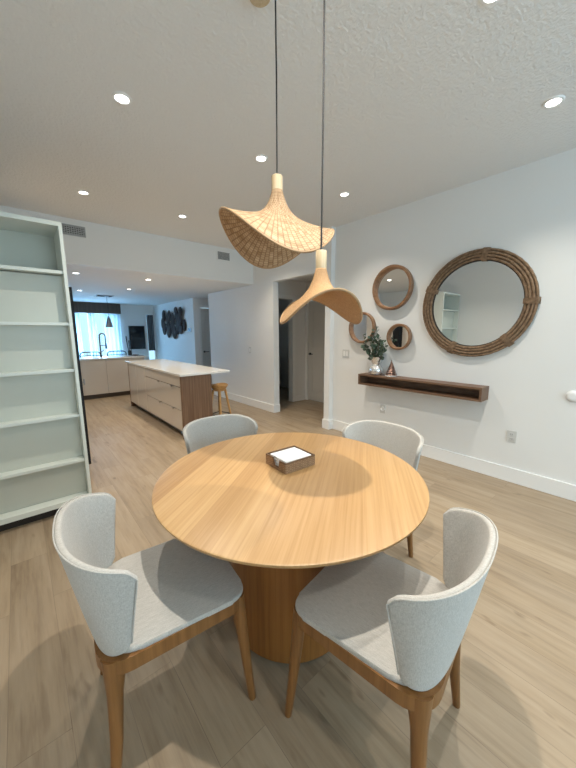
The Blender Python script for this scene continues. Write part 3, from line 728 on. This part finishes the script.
# ------------------------------------------------------------------ chairs (face +x)
def seat_outline(xf, xb, wf, wb, r=.07, inset=0, n=7):
    xf -= inset; xb += inset; wf -= inset; wb -= inset
    cs = [(xb+r*1.5, -wb+r*1.2, r*1.35, 180), (xf-r, -wf+r, r, 270), (xf-r, wf-r, r, 0), (xb+r*1.5, wb-r*1.2, r*1.35, 90)]
    pts = []
    for cx, cy, rr, a0 in cs:
        for k in range(n+1):
            a = math.radians(a0+90*k/n); pts.append((cx+rr*math.cos(a), cy+rr*math.sin(a)))
    return pts
def shell(t, v, off=0.):
    """mid surface of the backrest; t -1..1 around, v 0..1 up"""
    w_ = .213+.046*v; xb = -.243-.070*v**.9; xf = -.158+.028*v
    a = t*PI/2; c_ = math.cos(a); s_ = math.sin(a)
    e = .78
    x = xf + (xb-xf)*(abs(c_)**e); y = w_*math.copysign(abs(s_)**.82, s_)
    ztop = .822 - .058*abs(t)**2.2
    # rounded top corners and bowl-shaped bottom
    k = max(0, (abs(t)-.90)/.10); ztop -= .028*(1-math.sqrt(max(0,1-k*k)))
    zb = .452 + .030*abs(t)**2.5 + .02*(1-math.sqrt(max(0,1-k*k)))
    return Vector((x, y, zb+(ztop-zb)*v))
def make_chair(label):
    ch = thing('dining_chair', label, 'chair', (0,0,0), 0, 'upholstered chairs around the dining table')
    bm = bmesh.new(); pl = seat_outline(.233, -.235, .234, .215)
    prism(bm, pl, .462, .481, .009, 4)
    for v in bm.verts:
        if v.co.z > .465: v.co.z += .012*(1-min(1,(v.co.x/.25)**2))*(1-min(1,(v.co.y/.25)**2)) - .006*max(0,v.co.x/.25)**3
    obj('seat', bm, FAB, ch, True)
    # frame band
    bm = bmesh.new(); po = seat_outline(.232, -.262, .231, .222, .07); pi_ = seat_outline(.208, -.238, .207, .198, .06)
    n = len(po); rows = []
    for pts, z in ((po,.416),(po,.464),(pi_,.464),(pi_,.416)): rows.append([bm.verts.new((x,y,z)) for x,y in pts])
    for a in range(4):
        r0, r1 = rows[a], rows[(a+1)%4]
        for k in range(n): bm.faces.new((r0[k], r0[(k+1)%n], r1[(k+1)%n], r1[k]))
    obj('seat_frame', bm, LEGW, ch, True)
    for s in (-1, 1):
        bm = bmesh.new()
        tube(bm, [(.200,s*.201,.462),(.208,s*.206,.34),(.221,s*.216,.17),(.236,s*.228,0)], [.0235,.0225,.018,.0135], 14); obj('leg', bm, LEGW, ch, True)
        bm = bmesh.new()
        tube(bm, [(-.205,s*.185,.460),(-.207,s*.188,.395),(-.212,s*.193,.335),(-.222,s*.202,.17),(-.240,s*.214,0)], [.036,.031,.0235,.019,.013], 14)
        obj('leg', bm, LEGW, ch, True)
    bm = bmesh.new(); NU, NV = 44, 12; g = []
    for i_ in range(NU+1):
        t_ = -1+2*i_/NU; g.append([bm.verts.new(shell(t_, j/NV)) for j in range(NV+1)])
    for a, b in zip(g, g[1:]):
        for j in range(NV): bm.faces.new((a[j], b[j], b[j+1], a[j+1]))
    bk = obj('backrest', bm, FAB, ch, 'all')
    md = bk.modifiers.new('thickness', 'SOLIDIFY'); md.thickness = .020; md.offset = 0
    md = bk.modifiers.new('round', 'BEVEL'); md.width = .0088; md.segments = 4; md.limit_method = 'ANGLE'; md.angle_limit = math.radians(50)
    # piping along the outer edge of the rim
    bm = bmesh.new(); path = []
    def nrm(t_, v_):
        e1 = shell(min(1,t_+.02), v_)-shell(max(-1,t_-.02), v_); e2 = shell(t_, min(1,v_+.05))-shell(t_, max(0,v_-.05)); n_ = e1.cross(e2).normalized()
        c_ = shell(t_, v_); 
        if n_.dot(Vector((c_.x-(-.0), c_.y, 0))) < 0: n_ = -n_
        return n_
    for j in range(0, 13): v_ = j/13; path.append(shell(-1, v_)+nrm(-.97, v_)*.0098)
    for k in range(0, 61): t_ = -1+2*k/60; path.append(shell(t_, 1)+nrm(t_, .97)*.0098)
    for j in range(12, -1, -1): v_ = j/13; path.append(shell(1, v_)+nrm(.97, v_)*.0098)
    tube(bm, path, .0022, 6); obj('piping', bm, FAB, bk, True)
    return ch
cA = make_chair('light grey upholstered chair in the left foreground, facing right')
cA.location = (.343, 1.125, 0); cA.rotation_euler = (0,0,math.radians(-6))
dup(cA, (.886, .5415, 0), math.radians(99), 'light grey upholstered chair in the right foreground, its curved back towards the viewer')
dup(cA, (1.003, 1.722, 0), math.radians(-93), 'light grey upholstered chair beyond the table, on the kitchen island side')
dup(cA, (1.518, 1.068, 0), math.radians(183), 'light grey upholstered chair beyond the table, nearest the walnut shelf')

# ------------------------------------------------------------------ woven pendant lamps
def hat_lamp(label, loc, top, capb, R, mean, amp, hi, tilt, m, K=1, nr=30, nt=120):
    """loc: ceiling point. hi: world angle of the raised brim sides, tilt=(amount, angle)"""
    o = thing('pendant_lamp', label, 'pendant lamp', loc, 0, 'woven hat-shaped lamps over the dining table')
    Z = -loc[2]
    bm = bmesh.new(); lathe(bm, [(0,-.028),(.045,-.026),(.05,-.02),(.05,-.001),(0,-.001)], 30); obj('canopy', bm, CAPW, o, True)
    bm = bmesh.new(); tube(bm, [(0,0,-.026),(.002,0,(top+Z)*.5),(0,0,top+Z-.002)], .0032, 8); tube(bm, [(0,0,top+Z+.014),(0,0,top+Z)], [.003,.0065], 10); obj('cord', bm, CORDM, o, True)
    bm = bmesh.new(); lathe(bm, [(0,top+Z),(.0185*K,top+Z),(.020*K,top+Z-.002),(.020*K,capb+Z),(0,capb+Z)], 28); obj('lamp_cap', bm, CAPW, o, True)
    bm = bmesh.new(); uvl = bm.loops.layers.uv.new(); rn = .0175*K; H_ = capb-mean; g = []
    def P(r_, a):
        s = (r_-rn)/(R-rn)
        z = capb - H_*(.42*(1-math.exp(-s*9)) + .58*s**1.0)
        wv = amp*math.cos(2*(a-hi))*s**1.5 + tilt[0]*math.cos(a-tilt[1])*s
        rr = r_*(1+.02*math.cos(2*(a-hi))*s)
        return Vector((rr*math.cos(a), rr*math.sin(a), z+wv+Z))
    for i_ in range(nr+1):
        s = i_/nr; r_ = rn+(R-rn)*s**1.4
        g.append([bm.verts.new(P(r_, 2*PI*k/nt)) for k in range(nt)])
    for i_ in range(nr):
        for k in range(nt):
            f_ = bm.faces.new((g[i_][k], g[i_][(k+1)%nt], g[i_+1][(k+1)%nt], g[i_+1][k]))
            us = [k/nt, (k+1)/nt, (k+1)/nt, k/nt]; vs_ = [(i_/nr)**1.4]*2+[((i_+1)/nr)**1.4]*2
            for l_, u_, v_ in zip(f_.loops, us, vs_): l_[uvl].uv = (u_, v_)
    # keep loop order: build then solidify
    me_o = obj('lamp_shade', bm, m, o, 'all')
    md = me_o.modifiers.new('t', 'SOLIDIFY'); md.thickness = .005; md.offset = 0
    bm = bmesh.new(); ring_tube(bm, [P(R, 2*PI*k/nt) for k in range(nt)], .0045, 8); obj('shade_rim', bm, RIMR, me_o, True)
    bm = bmesh.new(); tube(bm, [(0,0,capb+Z+.001),(0,0,capb+Z-.035)], .014, 14); lathe(bm, [(.013,capb+Z-.035),(.022,capb+Z-.055),(.024,capb+Z-.070),(.018,capb+Z-.087),(0,capb+Z-.095)], 20)
    obj('bulb', bm, BULB, o, True)
    # rings of cane wrapped round the neck
    bm = bmesh.new()
    for k in range(5):
        z = capb+Z-.003-.006*k; ring_tube(bm, [((.0185*K+.0004*k*k)*math.cos(a), (.0185*K+.0004*k*k)*math.sin(a), z) for a in [2*PI*q/24 for q in range(24)]], .0022, 6)
    obj('neck_wrap', bm, RIMR, o, True)
    return o
yaw = .7066
def wang(deg): # angle given from camera-right, counter-clockwise towards far -> world
    return math.radians(deg) - yaw
hat_lamp('wider woven rattan hat-shaped pendant lamp, hung higher on the left', (.9275, 1.1532, ZC), 2.084, 2.0256, .243, 1.8208, .0839, wang(20), (.0222, wang(160)), RATTAN, 1.22)
hat_lamp('smaller smooth rattan hat-shaped pendant lamp, hung lower on the right', (.904, .8635, ZC), 1.7215, 1.6565, .157, 1.5085, .054, wang(-75), (.0, 0), RATTAN2, 1.04)
bm = bmesh.new(); lathe(bm, [(0,-.02),(.045,-.018),(.052,-.001),(0,-.001)], 30); tag(obj('ceiling_cover', bm, CAPW, None, True, (.925, 1.255, ZC)), 'small round beige ceiling cover at the very top edge of the photo', 'ceiling cover')

# ------------------------------------------------------------------ light
world = bpy.data.worlds.new('sky'); SC.world = world; world.use_nodes = True
bg = world.node_tree.nodes['Background']; bg.inputs['Color'].default_value = (.50,.80,1.0,1); bg.inputs['Strength'].default_value = 1.6
def area(name, loc, rot, sx, sy, power, color):
    l = bpy.data.lights.new(name, 'AREA'); l.shape = 'RECTANGLE'; l.size = sx; l.size_y = sy; l.energy = power; l.color = color
    o = bpy.data.objects.new(name, l); COL.objects.link(o); o.location = loc; o.rotation_euler = rot; return o
area('daylight_back', (1.6, YB-.45, 1.6), (math.radians(118),0,0), 2.9, 1.7, 96, (.64,.86,1.0))
area('daylight_far', (1.3, YF+.25, 1.15), (math.radians(-90),0,0), 2.1, 2.0, 210, (.36,.67,1.0))

# ------------------------------------------------------------------ camera
F_ = Vector((0.64064147, 0.75053442, -0.16210056)); R_ = Vector((0.76010403, -0.6497857, -0.00451803)); U_ = Vector((0.10872156, 0.12031885, 0.9867639))
cam = bpy.data.cameras.new('camera'); co = bpy.data.objects.new('camera', cam); COL.objects.link(co)
M = Matrix((R_, U_, -F_)).transposed().to_4x4(); M.translation = (0, 0, 1.42); co.matrix_world = M
cam.sensor_fit = 'VERTICAL'; cam.sensor_height = 36; cam.sensor_width = 27; cam.lens = 314.131/768*36; cam.clip_start = .02
SC.camera = co
vs = SC.view_settings; vs.view_transform = 'Standard'; vs.look = 'None'; vs.exposure = -0.06; vs.gamma = 1; vs.use_curve_mapping = False
